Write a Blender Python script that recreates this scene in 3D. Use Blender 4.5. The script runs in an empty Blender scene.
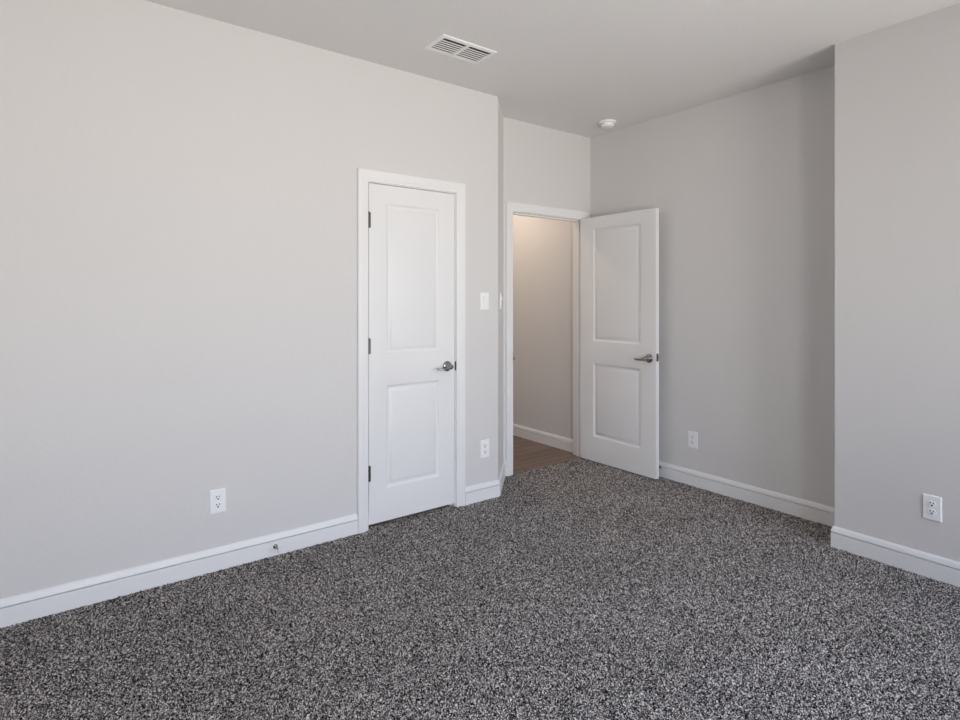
import bpy, bmesh, math, random
import numpy as np
from mathutils import Vector, Matrix
random.seed(3)
C = bpy.context.scene
COL = C.collection
PI = math.pi

# ------------------------------------------------------------------ camera, world, lights, exposure
cam_d = bpy.data.cameras.new('camera')
cam = bpy.data.objects.new('camera', cam_d)
COL.objects.link(cam)
C.camera = cam
YAW = 0.92960221                       # angle between the view axis and the long wall (x axis)
cam_d.sensor_width = 36.0
cam_d.lens = 570.16 / 960 * 36.0
cam_d.shift_y = -60.14 / 960
cam_d.clip_start = 0.02
cam.location = (0, 0, 1.34757)
fwd = Vector((math.cos(YAW), math.sin(YAW), 0))
cam.rotation_euler = fwd.to_track_quat('-Z', 'Y').to_euler()

w = bpy.data.worlds.new('world')
C.world = w
w.use_nodes = True
nt = w.node_tree
nt.nodes.clear()
geo = nt.nodes.new('ShaderNodeTexCoord')
sep = nt.nodes.new('ShaderNodeSeparateXYZ')
ramp = nt.nodes.new('ShaderNodeValToRGB')
mp = nt.nodes.new('ShaderNodeMapRange')
bg = nt.nodes.new('ShaderNodeBackground')
wo = nt.nodes.new('ShaderNodeOutputWorld')
nt.links.new(geo.outputs['Generated'], sep.inputs[0])
nt.links.new(sep.outputs['Z'], mp.inputs['Value'])
mp.inputs['From Min'].default_value = -1
mp.inputs['From Max'].default_value = 1
nt.links.new(mp.outputs[0], ramp.inputs[0])
cr = ramp.color_ramp
cr.elements[0].position = 0.0;  cr.elements[0].color = (1.06, 1.02, 0.97, 1)      # sunlit ground
cr.elements[1].position = 0.46; cr.elements[1].color = (1.10, 1.06, 1.01, 1)
e = cr.elements.new(0.52); e.color = (0.98, 1.0, 1.04, 1)                          # horizon haze
e = cr.elements.new(0.75); e.color = (0.70, 0.83, 1.10, 1)                         # blue sky
e = cr.elements.new(1.0);  e.color = (0.54, 0.74, 1.08, 1)
nt.links.new(ramp.outputs[0], bg.inputs['Color'])
bg.inputs['Strength'].default_value = 9.2
nt.links.new(bg.outputs[0], wo.inputs['Surface'])

C.view_settings.view_transform = 'Standard'
C.view_settings.look = 'None'
C.view_settings.gamma = 1.0
C.view_settings.use_curve_mapping = False
C.view_settings.exposure = 0.0
try:
    C.cycles.max_bounces = 16
    C.cycles.diffuse_bounces = 8
    C.cycles.caustics_reflective = False
except Exception:
    pass

# plan of the room: x runs along the long left wall, y runs away from the window wall
H = 2.743
V0, V1 = 3.06458, 3.37586              # long wall with the closet, recessed wall with the doorway
U2, U3 = 3.71044, 3.41038              # far right wall, nearer right wall
VR = 1.3344                            # where the nearer right wall ends
UA, UB = 2.4417, 2.7413                # the two ends of the 45 degree wall
UL, VB = -0.75, -1.10                  # walls behind the camera
T = 0.115
WIN = (-0.30, 1.30, 0.45, 2.25)             # two windows behind the viewer
WIN2 = (2.00, 3.28, 0.45, 2.25)

def portal(name, loc, rot, sx, sy):
    d = bpy.data.lights.new(name, 'AREA')
    d.shape = 'RECTANGLE'; d.size = sx; d.size_y = sy
    d.cycles.is_portal = True
    o = bpy.data.objects.new(name, d); COL.objects.link(o)
    o.location = loc; o.rotation_euler = rot
    return o
portal('window_daylight', ((WIN[0]+WIN[1])/2, VB - 0.14, (WIN[2]+WIN[3])/2), (PI/2, 0, 0), WIN[1]-WIN[0], WIN[3]-WIN[2])

portal('second_window_daylight', ((WIN2[0]+WIN2[1])/2, VB - 0.14, (WIN2[2]+WIN2[3])/2), (PI/2, 0, 0), WIN2[1]-WIN2[0], WIN2[3]-WIN2[2])

hl = bpy.data.lights.new('hall_lamp_light', 'AREA')
hl.shape = 'DISK'; hl.size = 0.16
hl.energy = 9.5
hl.color = (1.0, 0.82, 0.66)
hlo = bpy.data.objects.new('hall_lamp_light', hl); COL.objects.link(hlo)
hlo.location = (3.12, 4.25, 2.70)

# ------------------------------------------------------------------ materials
def mat(name, col, rough=0.5, metal=0.0, bump=None, spec=None, var=None):
    m = bpy.data.materials.new(name); m.use_nodes = True
    n = m.node_tree; b = n.nodes['Principled BSDF']
    b.inputs['Base Color'].default_value = (*col, 1)
    b.inputs['Roughness'].default_value = rough
    b.inputs['Metallic'].default_value = metal
    if spec is not None:
        b.inputs['Specular IOR Level'].default_value = spec
    tc = n.nodes.new('ShaderNodeTexCoord')
    if bump:
        sc, dist, st = bump
        no = n.nodes.new('ShaderNodeTexNoise')
        no.inputs['Scale'].default_value = sc
        no.inputs['Detail'].default_value = 3
        no.inputs['Roughness'].default_value = 0.55
        n.links.new(tc.outputs['Object'], no.inputs['Vector'])
        bp = n.nodes.new('ShaderNodeBump')
        bp.inputs['Strength'].default_value = st
        bp.inputs['Distance'].default_value = dist
        n.links.new(no.outputs[0], bp.inputs['Height'])
        n.links.new(bp.outputs[0], b.inputs['Normal'])
    if var:
        sc, amt = var
        no = n.nodes.new('ShaderNodeTexNoise')
        no.inputs['Scale'].default_value = sc
        no.inputs['Detail'].default_value = 2
        n.links.new(tc.outputs['Object'], no.inputs['Vector'])
        rm = n.nodes.new('ShaderNodeMapRange')
        rm.inputs['To Min'].default_value = 1 - amt
        rm.inputs['To Max'].default_value = 1 + amt
        n.links.new(no.outputs[0], rm.inputs['Value'])
        mx = n.nodes.new('ShaderNodeMix'); mx.data_type = 'RGBA'; mx.blend_type = 'MULTIPLY'
        mx.inputs[0].default_value = 1.0
        mx.inputs[6].default_value = (*col, 1)
        n.links.new(rm.outputs[0], mx.inputs[7])
        n.links.new(mx.outputs[2], b.inputs['Base Color'])
    return m

WALLC = (0.69, 0.676, 0.668)
M_wall = mat('grey_wall_paint', WALLC, 0.75, bump=(115, 0.004, 0.32), spec=0.25, var=(1.2, 0.015))
M_ceil = mat('grey_ceiling_paint', (0.77, 0.758, 0.745), 0.85, bump=(90, 0.005, 0.4), spec=0.2, var=(1.5, 0.015))
M_trim = mat('white_trim_paint', (0.82, 0.82, 0.82), 0.38, bump=(30, 0.001, 0.05))
M_door = mat('white_door_paint', (0.80, 0.80, 0.80), 0.42, bump=(180, 0.0006, 0.12))
M_plast = mat('white_plastic', (0.90, 0.90, 0.905), 0.35, var=(30, 0.01))
M_slot = mat('dark_slot', (0.02, 0.02, 0.02), 0.6, var=(30, 0.05))
M_nickel = mat('satin_nickel', (0.33, 0.32, 0.31), 0.13, 1.0, var=(40, 0.05))
M_hinge = mat('dark_nickel', (0.12, 0.12, 0.125), 0.35, 1.0, var=(40, 0.06))
M_rubber = mat('white_rubber', (0.80, 0.80, 0.80), 0.6, var=(60, 0.03))
M_ventw = mat('white_enamel', (0.88, 0.87, 0.86), 0.45, var=(30, 0.02))
M_gap_shade = mat('door_gap_shade', (0.05, 0.045, 0.042), 0.9, var=(8, 0.1))  # near-black slab colour stands in for the shade under the closet door
M_duct = mat('dark_duct', (0.05, 0.05, 0.05), 0.8, var=(10, 0.1))
M_dark = mat('bare_closet_wall', (0.4, 0.38, 0.36), 0.8, var=(3, 0.05))
M_winf = mat('white_window_frame', (0.8, 0.8, 0.8), 0.4, var=(10, 0.02))

def carpet_material():
    m = bpy.data.materials.new('speckled_grey_carpet'); m.use_nodes = True
    n = m.node_tree; b = n.nodes['Principled BSDF']
    b.inputs['Roughness'].default_value = 0.95
    b.inputs['Specular IOR Level'].default_value = 0.05
    tc = n.nodes.new('ShaderNodeTexCoord')
    # twisted yarn tufts: each tuft its own shade
    warp = n.nodes.new('ShaderNodeTexNoise'); warp.inputs['Scale'].default_value = 60
    n.links.new(tc.outputs['Object'], warp.inputs['Vector'])
    ad = n.nodes.new('ShaderNodeMix'); ad.data_type = 'RGBA'; ad.blend_type = 'LINEAR_LIGHT'
    ad.inputs[0].default_value = 0.008
    n.links.new(tc.outputs['Object'], ad.inputs[6]); n.links.new(warp.outputs['Color'], ad.inputs[7])
    flat = n.nodes.new('ShaderNodeVectorMath'); flat.operation = 'MULTIPLY'
    flat.inputs[1].default_value = (1, 1, 0)
    n.links.new(ad.outputs[2], flat.inputs[0])
    vo = n.nodes.new('ShaderNodeTexVoronoi'); vo.inputs['Scale'].default_value = 320
    vo.voronoi_dimensions = '2D'
    n.links.new(flat.outputs[0], vo.inputs['Vector'])
    sp = n.nodes.new('ShaderNodeSeparateColor')
    n.links.new(vo.outputs['Color'], sp.inputs[0])
    no = n.nodes.new('ShaderNodeTexNoise'); no.inputs['Scale'].default_value = 215; no.inputs['Detail'].default_value = 1
    n.links.new(tc.outputs['Object'], no.inputs['Vector'])
    mixv = n.nodes.new('ShaderNodeMix'); mixv.data_type = 'FLOAT'; mixv.inputs[0].default_value = 0.45
    n.links.new(sp.outputs[0], mixv.inputs[2]); n.links.new(no.outputs[0], mixv.inputs[3])
    rp = n.nodes.new('ShaderNodeValToRGB')
    n.links.new(mixv.outputs[0], rp.inputs[0])
    r = rp.color_ramp
    r.elements[0].position = 0.32; r.elements[0].color = (0.012, 0.0115, 0.0115, 1)
    r.elements[1].position = 0.72; r.elements[1].color = (0.86, 0.80, 0.765, 1)
    x = r.elements.new(0.42); x.color = (0.062, 0.059, 0.058, 1)
    x = r.elements.new(0.60); x.color = (0.285, 0.266, 0.254, 1)
    # slow lay of the pile
    lo = n.nodes.new('ShaderNodeTexNoise'); lo.inputs['Scale'].default_value = 3.0; lo.inputs['Detail'].default_value = 3
    n.links.new(tc.outputs['Object'], lo.inputs['Vector'])
    rm = n.nodes.new('ShaderNodeMapRange'); rm.inputs['To Min'].default_value = 0.89; rm.inputs['To Max'].default_value = 1.11
    rm.inputs['From Min'].default_value = 0.25; rm.inputs['From Max'].default_value = 0.75
    n.links.new(lo.outputs[0], rm.inputs['Value'])
    mx = n.nodes.new('ShaderNodeMix'); mx.data_type = 'RGBA'; mx.blend_type = 'MULTIPLY'; mx.inputs[0].default_value = 1
    n.links.new(rp.outputs[0], mx.inputs[6]); n.links.new(rm.outputs[0], mx.inputs[7])
    n.links.new(mx.outputs[2], b.inputs['Base Color'])
    bp = n.nodes.new('ShaderNodeBump'); bp.inputs['Strength'].default_value = 0.5; bp.inputs['Distance'].default_value = 0.006
    n.links.new(vo.outputs['Distance'], bp.inputs['Height']); bp.invert = True
    n.links.new(bp.outputs[0], b.inputs['Normal'])
    return m
M_carpet = carpet_material()

def wood_material():
    m = bpy.data.materials.new('brown_plank_vinyl'); m.use_nodes = True
    n = m.node_tree; b = n.nodes['Principled BSDF']
    b.inputs['Roughness'].default_value = 0.42
    tc = n.nodes.new('ShaderNodeTexCoord')
    br = n.nodes.new('ShaderNodeTexBrick')
    br.inputs['Scale'].default_value = 1.0
    br.inputs['Brick Width'].default_value = 1.2
    br.inputs['Row Height'].default_value = 0.15
    br.inputs['Mortar Size'].default_value = 0.0025
    br.inputs['Color1'].default_value = (0.150, 0.100, 0.076, 1)
    br.inputs['Color2'].default_value = (0.215, 0.152, 0.120, 1)
    br.inputs['Mortar'].default_value = (0.05, 0.03, 0.022, 1)
    n.links.new(tc.outputs['Object'], br.inputs['Vector'])
    mpg = n.nodes.new('ShaderNodeMapping'); mpg.inputs['Scale'].default_value = (2.2, 42, 1)
    n.links.new(tc.outputs['Object'], mpg.inputs['Vector'])
    no = n.nodes.new('ShaderNodeTexNoise'); no.inputs['Scale'].default_value = 1.0; no.inputs['Detail'].default_value = 5
    no.inputs['Distortion'].default_value = 0.6
    n.links.new(mpg.outputs[0], no.inputs['Vector'])
    rm = n.nodes.new('ShaderNodeMapRange'); rm.inputs['From Min'].default_value = 0.3; rm.inputs['From Max'].default_value = 0.7
    rm.inputs['To Min'].default_value = 0.6; rm.inputs['To Max'].default_value = 1.35
    n.links.new(no.outputs[0], rm.inputs['Value'])
    mx = n.nodes.new('ShaderNodeMix'); mx.data_type = 'RGBA'; mx.blend_type = 'MULTIPLY'; mx.inputs[0].default_value = 1
    n.links.new(br.outputs['Color'], mx.inputs[6]); n.links.new(rm.outputs[0], mx.inputs[7])
    n.links.new(mx.outputs[2], b.inputs['Base Color'])
    return m
M_wood = wood_material()

def glass_material():
    m = bpy.data.materials.new('window_glass'); m.use_nodes = True
    n = m.node_tree; n.nodes.clear()
    o = n.nodes.new('ShaderNodeOutputMaterial'); mx = n.nodes.new('ShaderNodeMixShader')
    t = n.nodes.new('ShaderNodeBsdfTransparent'); g = n.nodes.new('ShaderNodeBsdfGlossy')
    g.inputs['Roughness'].default_value = 0.02
    f = n.nodes.new('ShaderNodeFresnel'); f.inputs['IOR'].default_value = 1.3
    n.links.new(f.outputs[0], mx.inputs[0])
    n.links.new(t.outputs[0], mx.inputs[1]); n.links.new(g.outputs[0], mx.inputs[2])
    n.links.new(mx.outputs[0], o.inputs['Surface'])
    return m
M_glass = glass_material()

def lamp_material():
    m = bpy.data.materials.new('lit_lamp_lens'); m.use_nodes = True
    b = m.node_tree.nodes['Principled BSDF']
    b.inputs['Base Color'].default_value = (0.9, 0.85, 0.78, 1)
    b.inputs['Emission Color'].default_value = (1.0, 0.78, 0.55, 1)
    b.inputs['Emission Strength'].default_value = 3.0
    return m
M_lamp = lamp_material()

# ------------------------------------------------------------------ mesh helpers
def box(bm, x0, x1, y0, y1, z0, z1, bev=0.0, seg=2, mtx=None):
    vs = [bm.verts.new((x, y, z)) for z in (z0, z1) for y in (y0, y1) for x in (x0, x1)]
    fs = [bm.faces.new([vs[i] for i in q]) for q in
          ((0, 2, 3, 1), (4, 5, 7, 6), (0, 1, 5, 4), (2, 6, 7, 3), (0, 4, 6, 2), (1, 3, 7, 5))]
    if bev > 0:
        es = list({ed for fc in fs for ed in fc.edges})
        r = bmesh.ops.bevel(bm, geom=es, offset=bev, segments=seg, affect='EDGES', profile=0.5)
    return vs

def prism(bm, pts, z0, z1):
    a = [bm.verts.new((p[0], p[1], z0)) for p in pts]
    b = [bm.verts.new((p[0], p[1], z1)) for p in pts]
    bm.faces.new(list(reversed(a))); bm.faces.new(b)
    k = len(pts)
    for i in range(k):
        bm.faces.new((a[i], a[(i+1) % k], b[(i+1) % k], b[i]))

def lathe(bm, prof, seg=32, mtx=Matrix()):
    """prof: (radius, height) pairs, turned about local z"""
    rings = []
    for r, z in prof:
        if r < 1e-6:
            rings.append([bm.verts.new(mtx @ Vector((0, 0, z)))])
        else:
            rings.append([bm.verts.new(mtx @ Vector((r*math.cos(2*PI*i/seg), r*math.sin(2*PI*i/seg), z))) for i in range(seg)])
    for A, B in zip(rings, rings[1:]):
        for i in range(seg):
            j = (i+1) % seg
            if len(A) == 1 and len(B) == 1: continue
            if len(A) == 1: bm.faces.new((A[0], B[j], B[i]))
            elif len(B) == 1: bm.faces.new((A[i], A[j], B[0]))
            else: bm.faces.new((A[i], A[j], B[j], B[i]))

def tube(bm, pts, radii, seg=14, flat=1.0, up=Vector((0, 0, 1))):
    """swept tube; 'flat' squashes the section along up"""
    rings = []
    n = len(pts)
    for i, p in enumerate(pts):
        p = Vector(p)
        d = (Vector(pts[min(i+1, n-1)]) - Vector(pts[max(i-1, 0)])).normalized()
        s = d.cross(up)
        if s.length < 1e-4: s = d.cross(Vector((1, 0, 0)))
        s.normalize(); t = s.cross(d).normalized()
        r = radii[i] if hasattr(radii, '__len__') else radii
        rings.append([bm.verts.new(p + s*r*math.cos(2*PI*k/seg) + t*r*flat*math.sin(2*PI*k/seg)) for k in range(seg)])
    for A, B in zip(rings, rings[1:]):
        for k in range(seg):
            bm.faces.new((A[k], A[(k+1) % seg], B[(k+1) % seg], B[k]))
    bm.faces.new(list(reversed(rings[0]))); bm.faces.new(rings[-1])

def obj(name, bm, m, parent=None, smooth=False, label=None):
    bmesh.ops.recalc_face_normals(bm, faces=bm.faces)
    me = bpy.data.meshes.new(name)
    bm.to_mesh(me); bm.free()
    me.materials.append(m)
    if smooth:
        me.shade_smooth()
        me.set_sharp_from_angle(angle=math.radians(38))
    o = bpy.data.objects.new(name, me)
    COL.objects.link(o)
    if parent is not None: o.parent = parent
    if label: o['label'] = label
    return o

def NB(): return bmesh.new()

def tag(o, label, cat, group=None, kind=None):
    o['label'] = label; o['category'] = cat
    if group: o['group'] = group
    if kind: o['kind'] = kind
    return o

def struct(o, label, cat):
    return tag(o, label, cat, kind='structure')

def thing(name, label, cat, loc, rotz=0.0, group=None):
    o = bpy.data.objects.new(name, None); COL.objects.link(o)
    o.empty_display_size = 0.05
    o.location = loc; o.rotation_euler = (0, 0, rotz)
    return tag(o, label, cat, group)

# ------------------------------------------------------------------ room shell
n45 = Vector((UB-UA, V1-V0, 0)).normalized()
nin = Vector((-n45.y, n45.x, 0)) * T           # into the 45 degree wall
A_ = (UA, V0); B_ = (UB, V1)
An = (UA+nin.x, V0+nin.y); Bn = (UB+nin.x, V1+nin.y)

CL, CR, CT = 1.4725, 2.0865, 2.037             # closet door opening between the jambs
DL, DR, DT = 2.836, 3.615, 2.029               # doorway opening between the jambs
JT = 0.018                                     # jamb board

bm = NB()
box(bm, UL-T, CL-JT, V0, V0+T, 0, H)
box(bm, CL-JT, CR+JT, V0, V0+T, CT+JT, H)
prism(bm, [(CR+JT, V0), A_, An, (An[0], V0+T), (CR+JT, V0+T)], 0, H)
struct(obj('wall_left', bm, M_wall), 'long light grey wall around the closed closet door', 'wall')

bm = NB(); prism(bm, [A_, B_, Bn, An], 0, H)
struct(obj('wall_angled', bm, M_wall), 'narrow angled grey wall between the two doors', 'wall')

bm = NB()
prism(bm, [B_, (DL-JT, V1), (DL-JT, V1+T), (Bn[0], V1+T), Bn], 0, H)
box(bm, DL-JT, DR+JT, V1, V1+T, DT+JT, H)
box(bm, DR+JT, U2, V1, V1+T, 0, H)
struct(obj('wall_back', bm, M_wall), 'recessed grey wall holding the open doorway', 'wall')

bm = NB(); box(bm, U2, U2+T, VR, V1+T, 0, H)
struct(obj('wall_right', bm, M_wall), 'grey wall behind the open door, in the recess', 'wall')

bm = NB()
prism(bm, [(U3, VB), (U3+T, VB), (U3+T, VR-T), (U2+T, VR-T), (U2+T, VR), (U3, VR)], 0, H)
struct(obj('wall_near_right', bm, M_wall), 'nearer grey wall at the right edge, jutting into the room', 'wall')

bm = NB()
xs = [UL-T, WIN[0], WIN[1], WIN2[0], WIN2[1], U3+T]
for a, b in ((0, 1), (2, 3), (4, 5)):
    box(bm, xs[a], xs[b], VB-T, VB, 0, H)
for x0, x1, z0, z1 in (WIN, WIN2):
    box(bm, x0, x1, VB-T, VB, 0, z0); box(bm, x0, x1, VB-T, VB, z1, H)
struct(obj('wall_window', bm, M_wall), 'grey wall behind the viewer with the windows', 'wall')
bm = NB()
box(bm, UL-T, UL, VB, V0, 0, H)
struct(obj('wall_side', bm, M_wall), 'plain grey wall behind the viewer on the left', 'wall')

bm = NB(); prism(bm, [(UL-T, VB-T), (U3+T, VB-T), (U3+T, VR-T), (U2+T, VR-T), (U2+T, 5.4), (UL-T, 5.4)], H, H+0.1)
struct(obj('ceiling', bm, M_ceil), 'flat textured grey ceiling', 'ceiling')

# hall beyond the doorway
HR = 3.668
bm = NB(); box(bm, HR, HR+T, V1+T, 5.3, 0, H)
struct(obj('wall_hall_right', bm, M_wall), 'hall wall seen through the open doorway', 'wall')
bm = NB(); box(bm, 2.45, 2.56, V1+T+0.001, 5.3, 0, H)
struct(obj('wall_hall_left', bm, M_wall), 'hall wall hidden to the left of the doorway', 'wall')
bm = NB(); box(bm, 2.56, HR, 5.19, 5.3, 0, H)
struct(obj('wall_hall_end', bm, M_wall), 'hall wall at the far end of the hall', 'wall')
bm = NB(); box(bm, 2.45, HR+T, V1-0.001, 5.3, -0.05, 0.004)
struct(obj('floor_hall', bm, M_wood), 'brown wood plank floor in the hall beyond the doorway', 'floor')
# closet behind the closed door
bm = NB()
box(bm, 1.20, 1.26, V0+T, 3.72, 0, H); box(bm, 2.28, 2.34, V0+T+.001, 3.72, 0, H); box(bm, 1.20, 2.34, 3.72, 3.78, 0, H)
struct(obj('wall_closet', bm, M_dark), 'closet walls behind the closed white door', 'wall')

# carpet: a finely tufted sheet where it can be seen, plain beyond
def carpet():
    rng = np.random.default_rng(5)
    step = 0.005
    xa, xb, ya, yb = -0.75, 3.71, 0.15, 3.40
    nx = int((xb-xa)/step)+1; ny = int((yb-ya)/step)+1
    X, Y = np.meshgrid(np.linspace(xa, xb, nx), np.linspace(ya, yb, ny))
    Z = rng.normal(0, 1, X.shape)
    Z = 0.001 + 0.0028*np.clip(Z, -2, 2)
    X = X + rng.uniform(-.3, .3, X.shape)*step; Y = Y + rng.uniform(-.3, .3, Y.shape)*step
    # carpet ends under the closed door position and under the walls
    idx = np.arange(nx*ny).reshape(ny, nx)
    q = np.stack([idx[:-1, :-1], idx[:-1, 1:], idx[1:, 1:], idx[1:, :-1]], -1).reshape(-1, 4)
    cx = X[:-1, :-1].ravel(); cyy = Y[:-1, :-1].ravel()
    # inside the room outline (with the 45 degree wall), plus the strip in the doorway
    slope = (V1-V0)/(UB-UA)
    lim = np.where(cx < UA, V0-0.004, np.where(cx < UB, V0+(cx-UA)*slope-0.004, V1-0.006))
    lim = np.where((cx > CL+.002) & (cx < CR-.002), V0+0.034, lim)  # carpet cut short so the near-black slab reads as shade behind the door
    keep = cyy < lim
    q = q[keep]
    used = np.zeros(nx*ny, bool); used[q.ravel()] = True
    new = -np.ones(nx*ny, int); new[used] = np.arange(used.sum())
    co = np.stack([X.ravel(), Y.ravel(), Z.ravel()], -1)[used]
    q = new[q]
    co = np.concatenate([co, [(UL, VB, 0.004), (U3, VB, 0.004), (U3, ya, 0.004), (UL, ya, 0.004)]])
    nb = len(co)
    me = bpy.data.meshes.new('floor')
    nf = len(q)
    me.vertices.add(nb); me.vertices.foreach_set('co', co.ravel().astype(np.float32))
    lv = np.concatenate([q.ravel(), [nb-4, nb-3, nb-2, nb-1]]).astype(np.int32)
    me.loops.add(len(lv)); me.loops.foreach_set('vertex_index', lv)
    me.polygons.add(nf+1)
    me.polygons.foreach_set('loop_start', (np.arange(nf+1)*4).astype(np.int32))
    me.update(calc_edges=True); me.validate()
    me.shade_smooth()
    me.materials.append(M_carpet)
    o = bpy.data.objects.new('floor', me); COL.objects.link(o)
    return struct(o, 'speckled dark grey carpet covering the room', 'floor')
carpet()
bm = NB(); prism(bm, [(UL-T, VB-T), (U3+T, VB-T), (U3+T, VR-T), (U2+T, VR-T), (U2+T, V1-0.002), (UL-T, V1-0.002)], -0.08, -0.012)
struct(obj('floor_slab', bm, M_gap_shade), 'slab below the grey carpet, painted near-black as shade under the closet door', 'floor')

# ------------------------------------------------------------------ baseboards
BH, BT = 0.114, 0.015
PROF = [(0, 0), (BT, 0), (BT, 0.0780), (BT-0.001, 0.0790), (0.001, 0.0790), (0.001, 0.0840), (BT-0.0005, 0.0840), (BT, 0.0870), (BT-0.0015, 0.093),
        (BT-0.004, 0.103), (BT-0.0075, 0.110), (BT-0.0105, BH), (0, BH)]
def baseboard(name, path, label):
    """path: plan points with the room on the left-hand side of travel"""
    P = [Vector((p[0], p[1])) for p in path]
    k = len(P)
    bm = NB(); rings = []
    for i in range(k):
        dirs = []
        if i > 0: dirs.append((P[i]-P[i-1]).normalized())
        if i < k-1: dirs.append((P[i+1]-P[i]).normalized())
        ns = [Vector((-d.y, d.x)) for d in dirs]
        if len(ns) == 2:
            m_ = (ns[0]+ns[1]).normalized(); m_ = m_ / m_.dot(ns[0])
        else: m_ = ns[0]
        rings.append([bm.verts.new((P[i].x+m_.x*o, P[i].y+m_.y*o, z)) for o, z in PROF])
    for R0, R1 in zip(rings, rings[1:]):
        for a in range(len(PROF)):
            b = (a+1) % len(PROF)
            bm.faces.new((R0[a], R0[b], R1[b], R1[a]))
    bm.faces.new(rings[0]); bm.faces.new(list(reversed(rings[-1])))
    return struct(obj(name, bm, M_trim), label, 'baseboard')

CW = 0.067                                   # casing width
cLo, cRo = CL-0.005-CW-0.002, CR+0.005+CW+0.002
dLo, dRo = DL-0.006-CW, DR+0.005+CW
baseboard('baseboard_left', [(cLo, V0), (UL, V0)], 'white baseboard along the long wall, left of the closet door')
baseboard('baseboard_angled', [(dLo, V1), (UB, V1), (UA, V0), (cRo, V0)], 'short white baseboard turning the corner between the two doors')
baseboard('baseboard_right', [(U3, VB), (U3, VR), (U2, VR), (U2, V1), (dRo, V1)], 'white baseboard along the right-hand walls')
baseboard('baseboard_hall', [(HR, V1+T), (HR, 5.19)], 'white baseboard in the hall beyond the doorway')

# ------------------------------------------------------------------ door casings and jambs
def casing_strip(bm, p0, p1, inward, out, wdt, thk, mit0, mit1):
    """profiled board from p0 to p1 along its inner edge; 'inward' points away from the opening, 'out' into the room"""
    prof = [(0.0, 0.0), (0.0, thk*0.55), (0.003, thk*0.68), (0.012, thk*0.72), (0.018, thk*0.86), (wdt*0.62, thk*0.93),
            (wdt-0.010, thk), (wdt-0.003, thk), (wdt, thk-0.004), (wdt, 0.0)]
    p0, p1 = Vector(p0), Vector(p1); d = (p1-p0).normalized()
    R0 = [bm.verts.new(p0 + inward*a + out*b - d*a*mit0) for a, b in prof]
    R1 = [bm.verts.new(p1 + inward*a + out*b + d*a*mit1) for a, b in prof]
    k = len(prof)
    for i in range(k):
        bm.faces.new((R0[i], R0[(i+1) % k], R1[(i+1) % k], R1[i]))
    bm.faces.new(R0); bm.faces.new(list(reversed(R1)))

def frame(name, L, R, top, v, label, stop_depth, z0=0.0):
    """jambs and stops in one mesh, casing as children"""
    rev = 0.005
    bm = NB()
    box(bm, L-JT, L, v, v+T, z0, top+JT); box(bm, R, R+JT, v, v+T, z0, top+JT); box(bm, L, R, v, v+T, top, top+JT)
    root = struct(obj(name, bm, M_trim), label, 'door frame')
    bm = NB()
    s0, s1 = v+stop_depth, v+stop_depth+0.034
    box(bm, L, L+0.011, s0, s1, z0, top); box(bm, R-0.011, R, s0, s1, z0, top); box(bm, L+0.011, R-0.011, s0, s1, top-0.011, top)
    obj('door_stop_strip', bm, M_trim, root)
    X = Vector((1, 0, 0)); Z = Vector((0, 0, 1)); out = Vector((0, -1, 0)); th = 0.017
    bm = NB(); casing_strip(bm, (L-rev, v, z0), (L-rev, v, top+rev), -X, out, CW, th, 0, 1); obj('side_casing', bm, M_trim, root)
    bm = NB(); casing_strip(bm, (R+rev, v, z0), (R+rev, v, top+rev), X, out, CW, th, 0, 1); obj('side_casing', bm, M_trim, root)
    bm = NB(); casing_strip(bm, (L-rev, v, top+rev), (R+rev, v, top+rev), Z, out, CW, th, 1, 1); obj('head_casing', bm, M_trim, root)
    return root
trim1 = frame('trim_1', CL, CR, CT, V0, 'white casing and jamb around the closed closet door', 0.038)
trim2 = frame('trim_2', DL, DR, DT, V1, 'white casing and jamb around the open doorway', 0.038)

# strike plates on the latch-side jambs
bm = NB(); box(bm, CR-0.0015, CR+0.004, V0-0.0045, V0+0.03, 0.890, 0.948, 0.001, 1); obj('strike_plate', bm, M_hinge, trim1, label='dark metal strike plate')
bm = NB(); box(bm, DL-0.004, DL+0.0025, V1-0.006, V1+0.03, 0.890, 0.948, 0.001, 1); box(bm, DL-0.001, DL+0.014, V1-0.005, V1+0.002, 0.884, 0.904, 0.001, 1); obj('strike_plate', bm, M_hinge, trim2, label='dark metal strike plate')

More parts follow.
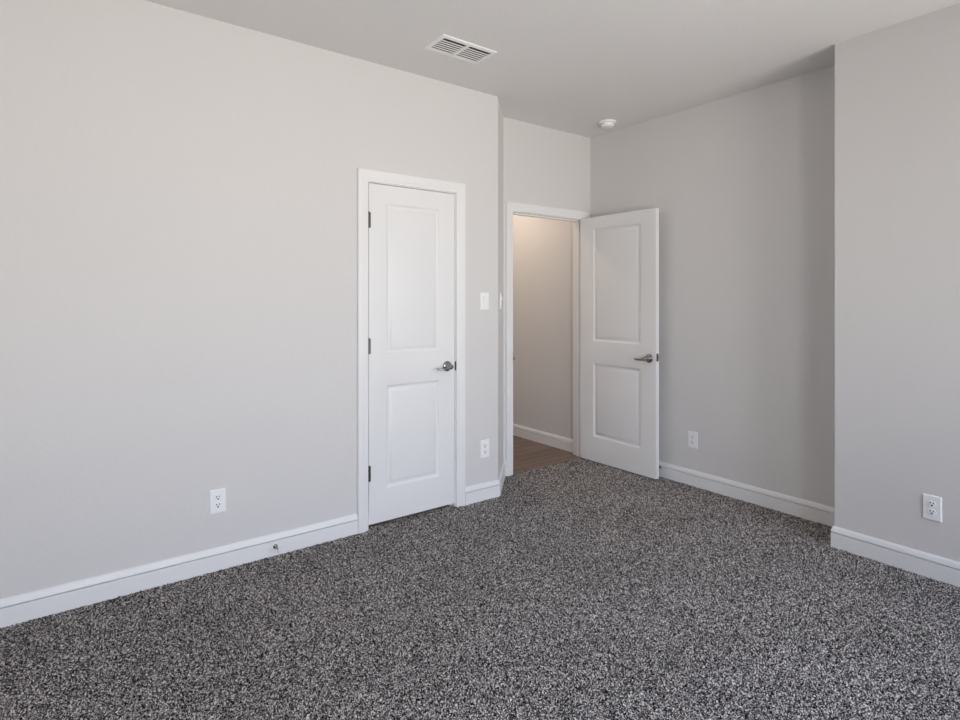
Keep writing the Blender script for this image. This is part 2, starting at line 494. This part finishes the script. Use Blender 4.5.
# ------------------------------------------------------------------ two-panel doors
def door_leaf_bm(W, Hd, th, panels):
    """leaf with x from hinge (0) to latch edge (W), y 0..th, moulded panels on both faces"""
    xs = sorted({0.0, W} | {p for q in panels for p in q[:2]})
    zs = sorted({0.0, Hd} | {p for q in panels for p in q[2:]})
    bm = NB()
    def V(x, y, z): return bm.verts.new((x, y, z))
    for side, y, sg in ((0, 0.0, 1), (1, th, -1)):
        for i in range(len(xs)-1):
            for j in range(len(zs)-1):
                x0, x1, z0, z1 = xs[i], xs[i+1], zs[j], zs[j+1]
                isp = any(abs(x0-q[0]) < 1e-6 and abs(z0-q[2]) < 1e-6 for q in panels)
                if not isp:
                    bm.faces.new([V(x0, y, z0), V(x1, y, z0), V(x1, y, z1), V(x0, y, z1)])
                else:
                    prof = [(0, 0), (0.002, 0.0012), (0.008, 0.0055), (0.013, 0.0100), (0.018, 0.0110), (0.024, 0.0104),
                            (0.034, 0.0050), (0.041, 0.0025), (0.045, 0.0020)]
                    rings = []
                    for o, d in prof:
                        yy = y + sg*d
                        rings.append([V(x0+o, yy, z0+o), V(x1-o, yy, z0+o), V(x1-o, yy, z1-o), V(x0+o, yy, z1-o)])
                    for A, B in zip(rings, rings[1:]):
                        for k in range(4):
                            bm.faces.new((A[k], A[(k+1) % 4], B[(k+1) % 4], B[k]))
                    bm.faces.new(rings[-1])
    for x in (0.0, W):
        for j in range(len(zs)-1):
            bm.faces.new([V(x, 0, zs[j]), V(x, th, zs[j]), V(x, th, zs[j+1]), V(x, 0, zs[j+1])])
    for z in (0.0, Hd):
        for i in range(len(xs)-1):
            bm.faces.new([V(xs[i], 0, z), V(xs[i+1], 0, z), V(xs[i+1], th, z), V(xs[i], th, z)])
    bmesh.ops.remove_doubles(bm, verts=bm.verts, dist=1e-5)
    # ease the long edges
    es = [e_ for e_ in bm.edges if len(e_.link_faces) == 2 and e_.calc_face_angle(0) > 1.3 and
          all(min(abs(v.co.x), abs(v.co.x-W)) < 1e-6 or min(abs(v.co.z), abs(v.co.z-Hd)) < 1e-6 for v in e_.verts)]
    bmesh.ops.bevel(bm, geom=es, offset=0.0018, segments=2, affect='EDGES')
    return bm

def lever_set(door, x, z, y_face, out, hinge_dir):
    """rosette + neck + lever on one face of a door; out=-1 or +1 along y, hinge_dir=-1/+1 along x"""
    m = Matrix.Translation((x, y_face, z)) @ Vector((0, out, 0)).to_track_quat('Z', 'Y').to_matrix().to_4x4()
    bm = NB()
    lathe(bm, [(0, 0), (0.0335, 0), (0.0335, 0.003), (0.0315, 0.0065), (0.027, 0.0095), (0.020, 0.0125), (0.0155, 0.017),
               (0.0135, 0.024), (0.0130, 0.034), (0, 0.034)], 40, m)
    r = obj('rosette', bm, M_nickel, door, True, 'round satin nickel rosette')
    bm = NB()
    # hub and wave lever
    lathe(bm, [(0, 0.032), (0.0128, 0.032), (0.0155, 0.036), (0.0165, 0.044), (0.0155, 0.052), (0.011, 0.058), (0, 0.060)], 32, m)
    pts = []; rad = []
    for i in range(15):
        t = i/14
        L = 0.102*t
        pts.append((x + hinge_dir*L, y_face + out*(0.046 + 0.006*math.sin(PI*t)), z - 0.002 - 0.010*math.sin(PI*0.75*t)))
        rad.append(0.0095*(1-t)**2 + 0.0062 if t < 0.97 else 0.0045)
    tube(bm, pts, rad, 16, 0.95)
    obj('lever', bm, M_nickel, r, True, 'satin nickel lever')
    return r

def hinge(door, x, y, zc, leafdir=1):
    bm = NB()
    hh = 0.089
    for k in range(5):
        a = zc-hh/2 + k*hh/5; b = a + hh/5 - 0.0012
        lathe(bm, [(0, a), (0.0052, a), (0.0062, a+0.001), (0.0062, b-0.001), (0.0052, b), (0, b)], 18, Matrix.Translation((x, y, 0)))
    lathe(bm, [(0, zc+hh/2-.001), (0.004, zc+hh/2-.001), (0.0058, zc+hh/2+.002), (0.004, zc+hh/2+.0045), (0, zc+hh/2+.0055)], 18, Matrix.Translation((x, y, 0)))
    box(bm, min(x, x+0.012*leafdir), max(x, x+0.012*leafdir), y+0.0005, y+0.0022, zc-hh/2, zc+hh/2)
    return obj('hinge', bm, M_hinge, door, True, 'dark metal hinge')

# closed closet door
W1, HD = CR-CL-0.006, CT-0.004-0.030
ZB = 0.030
st = 0.114
P1 = [(st, W1-st, 0.222-ZB, 0.838-ZB), (st, W1-st, 1.020-ZB, 1.925-ZB)]
d1 = obj('door_1', door_leaf_bm(W1, HD, 0.035, P1), M_door, smooth=True)
struct(d1, 'closed white two-panel closet door in the long grey wall', 'door')
d1.location = (CL+0.003, V0+0.001, ZB)
lever_set(d1, W1-0.060, 0.921-ZB, 0.0, -1, -1)
for zc in (1.815, 1.075, 0.328):
    hinge(d1, -0.0015, -0.0055, zc-ZB)
bm = NB(); box(bm, W1-0.0012, W1+0.0012, 0.006, 0.030, 0.890-ZB, 0.948-ZB); obj('latch_plate', bm, M_hinge, d1, label='dark metal latch plate')

# open bedroom door, swung square against the right-hand wall
W2 = 0.750
ZB2 = 0.012
st = 0.138
P2 = [(st, W2-st, 0.212-ZB2, 0.822-ZB2), (st, W2-st, 1.005-ZB2, 1.935-ZB2)]
HD2 = 2.034-ZB2
d2 = obj('door_2', door_leaf_bm(W2, HD2, 0.035, P2), M_door, smooth=True)
struct(d2, 'open white two-panel door standing in front of the right wall', 'door')
# local x runs from hinge to latch (towards -y of the room), local y 0 = hall face
OPEN = math.radians(0.6)
d2.location = (3.582, 3.3685, ZB2)
d2.rotation_euler = (0, 0, -PI/2 + OPEN)
lever_set(d2, W2-0.060, 0.908-ZB2, 0.0, -1, -1)
lever_set(d2, W2-0.060, 0.908-ZB2, 0.035, 1, -1)
for zc in (1.815, 1.075, 0.328):
    hinge(d2, -0.003, 0.040, zc-ZB2, 1)
bm = NB(); box(bm, W2-0.001, W2+0.0012, 0.0055, 0.0295, 0.888-ZB2, 0.946-ZB2); lp = obj('latch_plate', bm, M_hinge, d2, label='dark metal latch plate')
bm = NB(); box(bm, W2+0.001, W2+0.011, 0.0115, 0.0235, 0.909-ZB2, 0.925-ZB2, 0.002, 2); obj('latch_bolt', bm, M_nickel, lp, True)

# ------------------------------------------------------------------ windows behind the viewer
def window(name, W, label):
    x0, x1, z0, z1 = W
    fw = 0.05; ya, yb = VB-T+0.02, VB-T+0.08; zm = (z0+z1)/2
    bm = NB()
    box(bm, x0, x0+fw, ya, yb, z0, z1); box(bm, x1-fw, x1, ya, yb, z0, z1)
    box(bm, x0+fw, x1-fw, ya, yb, z0, z0+fw); box(bm, x0+fw, x1-fw, ya, yb, z1-fw, z1)
    box(bm, x0+fw, x1-fw, ya, yb, zm-0.02, zm+0.02)
    wf = struct(obj(name, bm, M_winf), label, 'window')
    for a, b in ((z0+fw, zm-0.02), (zm+0.02, z1-fw)):
        bm = NB(); box(bm, x0+fw, x1-fw, ya+.025, ya+.029, a, b); obj('pane', bm, M_glass, wf)
window('window_1', WIN, 'wide white-framed window in the wall behind the viewer')
window('window_2', WIN2, 'narrower white-framed window in the wall behind the viewer')

# ------------------------------------------------------------------ electrical outlets and switches
def plate_bm(w_=0.070, h_=0.115, d=0.0058):
    bm = NB()
    prof = [(0, 0), (0, 0.0025), (0.0015, 0.0042), (0.004, d)]
    rings = []
    for o, y in prof:
        rings.append([bm.verts.new((sx*(w_/2-o), -y, sz*(h_/2-o))) for sx, sz in ((-1, -1), (1, -1), (1, 1), (-1, 1))])
    for A, B in zip(rings, rings[1:]):
        for k in range(4): bm.faces.new((A[k], A[(k+1) % 4], B[(k+1) % 4], B[k]))
    bm.faces.new(rings[-1]); bm.faces.new(list(reversed(rings[0])))
    return bm

def outlet(label, loc, rotz):
    """local -y faces the room"""
    t = thing('electrical_outlet', label, 'electrical outlet', loc, rotz, 'white duplex outlets on the walls')
    obj('cover_plate', plate_bm(0.075, 0.119), M_plast, t)
    for s in (1, -1):
        bm = NB()
        zc = s*0.0195
        pts = []
        for i in range(36):                               # rounded face with flattened top and bottom
            a = 2*PI*i/36
            pts.append((0.0172*math.cos(a), max(-0.0132, min(0.0132, 0.0172*math.sin(a)))))
        f0 = [bm.verts.new((px, -0.005, zc+pz)) for px, pz in pts]
        f1 = [bm.verts.new((px*0.97, -0.0078, zc+pz*0.97)) for px, pz in pts]
        for i in range(36): bm.faces.new((f0[i], f0[(i+1) % 36], f1[(i+1) % 36], f1[i]))
        bm.faces.new(f1)
        r = obj('receptacle', bm, M_plast, t)
        bm = NB()
        box(bm, -0.0083, -0.0048, -0.0081, -0.0070, zc+0.0005, zc+0.0092)
        box(bm, 0.0048, 0.0080, -0.0081, -0.0070, zc+0.0012, zc+0.0085)
        lathe(bm, [(0, 0.0070), (0.0040, 0.0070), (0.0040, 0.0081), (0, 0.0081)], 16,
              Matrix.Translation((0, 0, zc-0.0066)) @ Matrix.Rotation(PI/2, 4, 'X'))
        obj('slots', bm, M_slot, r, label='dark plug slots')
    bm = NB()
    lathe(bm, [(0, 0.005), (0.0034, 0.005), (0.0034, 0.0064), (0.0022, 0.0070), (0, 0.0072)], 16, Matrix.Rotation(PI/2, 4, 'X'))
    obj('screw', bm, M_plast, t, True)
    return t

outlet('white outlet low on the long wall left of the closet door', (0.6535, V0, 0.343), 0)
outlet('white outlet low on the wall between the closet door and the angled corner', (2.327, V0, 0.343), 0)
outlet('white outlet low on the right wall beside the open door', (U2, 2.389, 0.334), -PI/2)
outlet('white outlet low on the nearer right wall at the edge of the photo', (U3, 0.9035, 0.340), -PI/2)

def switch(label, loc, rotz):
    t = thing('light_switch', label, 'light switch', loc, rotz, 'white rocker switches by the doors')
    obj('cover_plate', plate_bm(0.072, 0.118), M_plast, t)
    bm = NB(); box(bm, -0.0168, 0.0168, -0.0064, -0.004, -0.0335, 0.0335, 0.0008, 1); fr = obj('switch_frame', bm, M_plast, t)
    bm = NB()
    pr = [(-0.031, -0.0064), (-0.031, -0.0082), (0.0, -0.0085), (0.031, -0.0135), (0.031, -0.0064)]
    a = [bm.verts.new((-0.0145, y, z)) for z, y in pr]; b = [bm.verts.new((0.0145, y, z)) for z, y in pr]
    bm.faces.new(a); bm.faces.new(list(reversed(b)))
    for i in range(5): bm.faces.new((a[i], b[i], b[(i+1) % 5], a[(i+1) % 5]))
    obj('rocker', bm, M_plast, t)
    for s in (1, -1):
        bm = NB()
        lathe(bm, [(0, 0.005), (0.003, 0.005), (0.003, 0.0062), (0.002, 0.0067), (0, 0.0069)], 14,
              Matrix.Translation((0, 0, s*0.0485)) @ Matrix.Rotation(PI/2, 4, 'X'))
        obj('screw', bm, M_plast, t, True)
    return t
switch('white rocker switch facing the room, right of the closet door', (2.3245, V0, 1.339), 0)
k = 0.42
switch('white rocker switch seen edge-on upon the angled wall beside the doorway',
       (UA+(UB-UA)*k, V0+(V1-V0)*k, 1.339), math.atan2(n45.y, n45.x))

# ------------------------------------------------------------------ door stops on the baseboards
def door_stop(label, loc, direction):
    t = thing('door_stop', label, 'door stop', loc, 0, 'small door stops on the baseboards')
    q = Vector(direction).to_track_quat('Z', 'Y').to_matrix().to_4x4()
    bm = NB(); lathe(bm, [(0, 0), (0.0115, 0), (0.0115, 0.002), (0.008, 0.005), (0.0045, 0.007), (0, 0.007)], 24, q); obj('base', bm, M_nickel, t, True)
    bm = NB(); lathe(bm, [(0, 0.006), (0.0042, 0.006), (0.0042, 0.060), (0.0075, 0.062), (0, 0.062)], 18, q); obj('rod', bm, M_nickel, t, True)
    bm = NB(); lathe(bm, [(0, 0.061), (0.0080, 0.061), (0.0090, 0.064), (0.0088, 0.071), (0.0065, 0.076), (0, 0.077)], 24, q)
    obj('rubber_tip', bm, M_rubber, t, True, 'white rubber tip')
    return t
door_stop('small metal door stop on the long baseboard left of the closet door', (0.932, V0-BT, 0.050), (0, -1, 0))
door_stop('small door stop on the right baseboard, tucked behind the open door', (U2-BT, 2.66, 0.075), (-1, 0, 0))

# ------------------------------------------------------------------ ceiling air vent
vx, vy = 1.8140, 2.614
vw, vd = 0.362, 0.205
t = thing('ceiling_vent', 'white rectangular louvred air vent in the ceiling', 'air vent', (vx, vy, H))
bm = NB()
fr = 0.024
hw, hd = vw/2, vd/2
prof = [(0.0, 0.0), (0.0, -0.003), (0.004, -0.0065), (0.020, -0.0085), (fr, -0.0085), (fr, -0.0005)]
rings = [[bm.verts.new((sx*(hw-o), sy*(hd-o), z)) for sx, sy in ((-1, -1), (1, -1), (1, 1), (-1, 1))] for o, z in prof]
for A, B in zip(rings, rings[1:]):
    for k in range(4): bm.faces.new((A[k], A[(k+1) % 4], B[(k+1) % 4], B[k]))
obj('frame', bm, M_ventw, t)
bm = NB(); box(bm, -hw+fr, hw-fr, -hd+fr, hd-fr, -0.0012, -0.0004); obj('duct_opening', bm, M_duct, t, label='dark duct opening')
bm = NB(); box(bm, -0.010, 0.010, -hd+fr, hd-fr, -0.0095, -0.0015, 0.001, 1); obj('divider', bm, M_ventw, t)
ns = 6
pitch = (vd-2*fr)/(ns+0.95)
for s in (-1, 1):
    xa, xb = (0.010, hw-fr) if s > 0 else (-hw+fr, -0.010)
    for i in range(ns):
        yc = -hd+fr + pitch*(i+1.38)
        bm = NB()
        sec = [(-0.0085, -0.0085), (-0.004, -0.0092), (0.002, -0.0078), (0.0060, -0.0030), (0.0052, -0.0025), (0.0012, -0.0068), (-0.004, -0.0082), (-0.0085, -0.0075)]
        sec = [(a*1.22, b) for a, b in sec]
        a = [bm.verts.new((xa, yc+y, z)) for y, z in sec]; b = [bm.verts.new((xb, yc+y, z)) for y, z in sec]
        kk = len(sec)
        for j in range(kk): bm.faces.new((a[j], a[(j+1) % kk], b[(j+1) % kk], b[j]))
        bm.faces.new(a); bm.faces.new(list(reversed(b)))
        obj('louvre', bm, M_ventw, t)

# ------------------------------------------------------------------ smoke detector
t = thing('smoke_detector', 'round white smoke detector on the ceiling above the open door', 'smoke detector', (3.472, 2.983, H))
bm = NB(); lathe(bm, [(0, 0), (0.064, 0), (0.064, -0.009), (0.061, -0.013), (0.053, -0.015), (0, -0.016)], 48); obj('base_plate', bm, M_plast, t, True)
bm = NB(); lathe(bm, [(0, -0.015), (0.044, -0.015), (0.044, -0.020), (0.050, -0.022), (0.050, -0.031), (0.046, -0.039), (0.038, -0.043), (0, -0.044)], 48)
body = obj('body', bm, M_plast, t, True)
bm = NB(); lathe(bm, [(0, -0.043), (0.012, -0.043), (0.012, -0.0455), (0.010, -0.0465), (0, -0.047)], 24, Matrix.Translation((0.018, -0.012, 0)))
obj('test_button', bm, M_plast, body, True)

# ------------------------------------------------------------------ hall ceiling lamp (gives the warm light beyond the doorway)
t = thing('ceiling_lamp', 'flush lit ceiling lamp in the hall beyond the doorway', 'lamp', (3.12, 4.25, H))
bm = NB(); lathe(bm, [(0, 0), (0.10, 0), (0.10, -0.012), (0.088, -0.018), (0.085, -0.010), (0, -0.010)], 40); obj('trim_ring', bm, M_plast, t, True)
bm = NB(); lathe(bm, [(0, -0.011), (0.084, -0.011), (0.080, -0.016), (0, -0.020)], 40); obj('lens', bm, M_lamp, t, True)
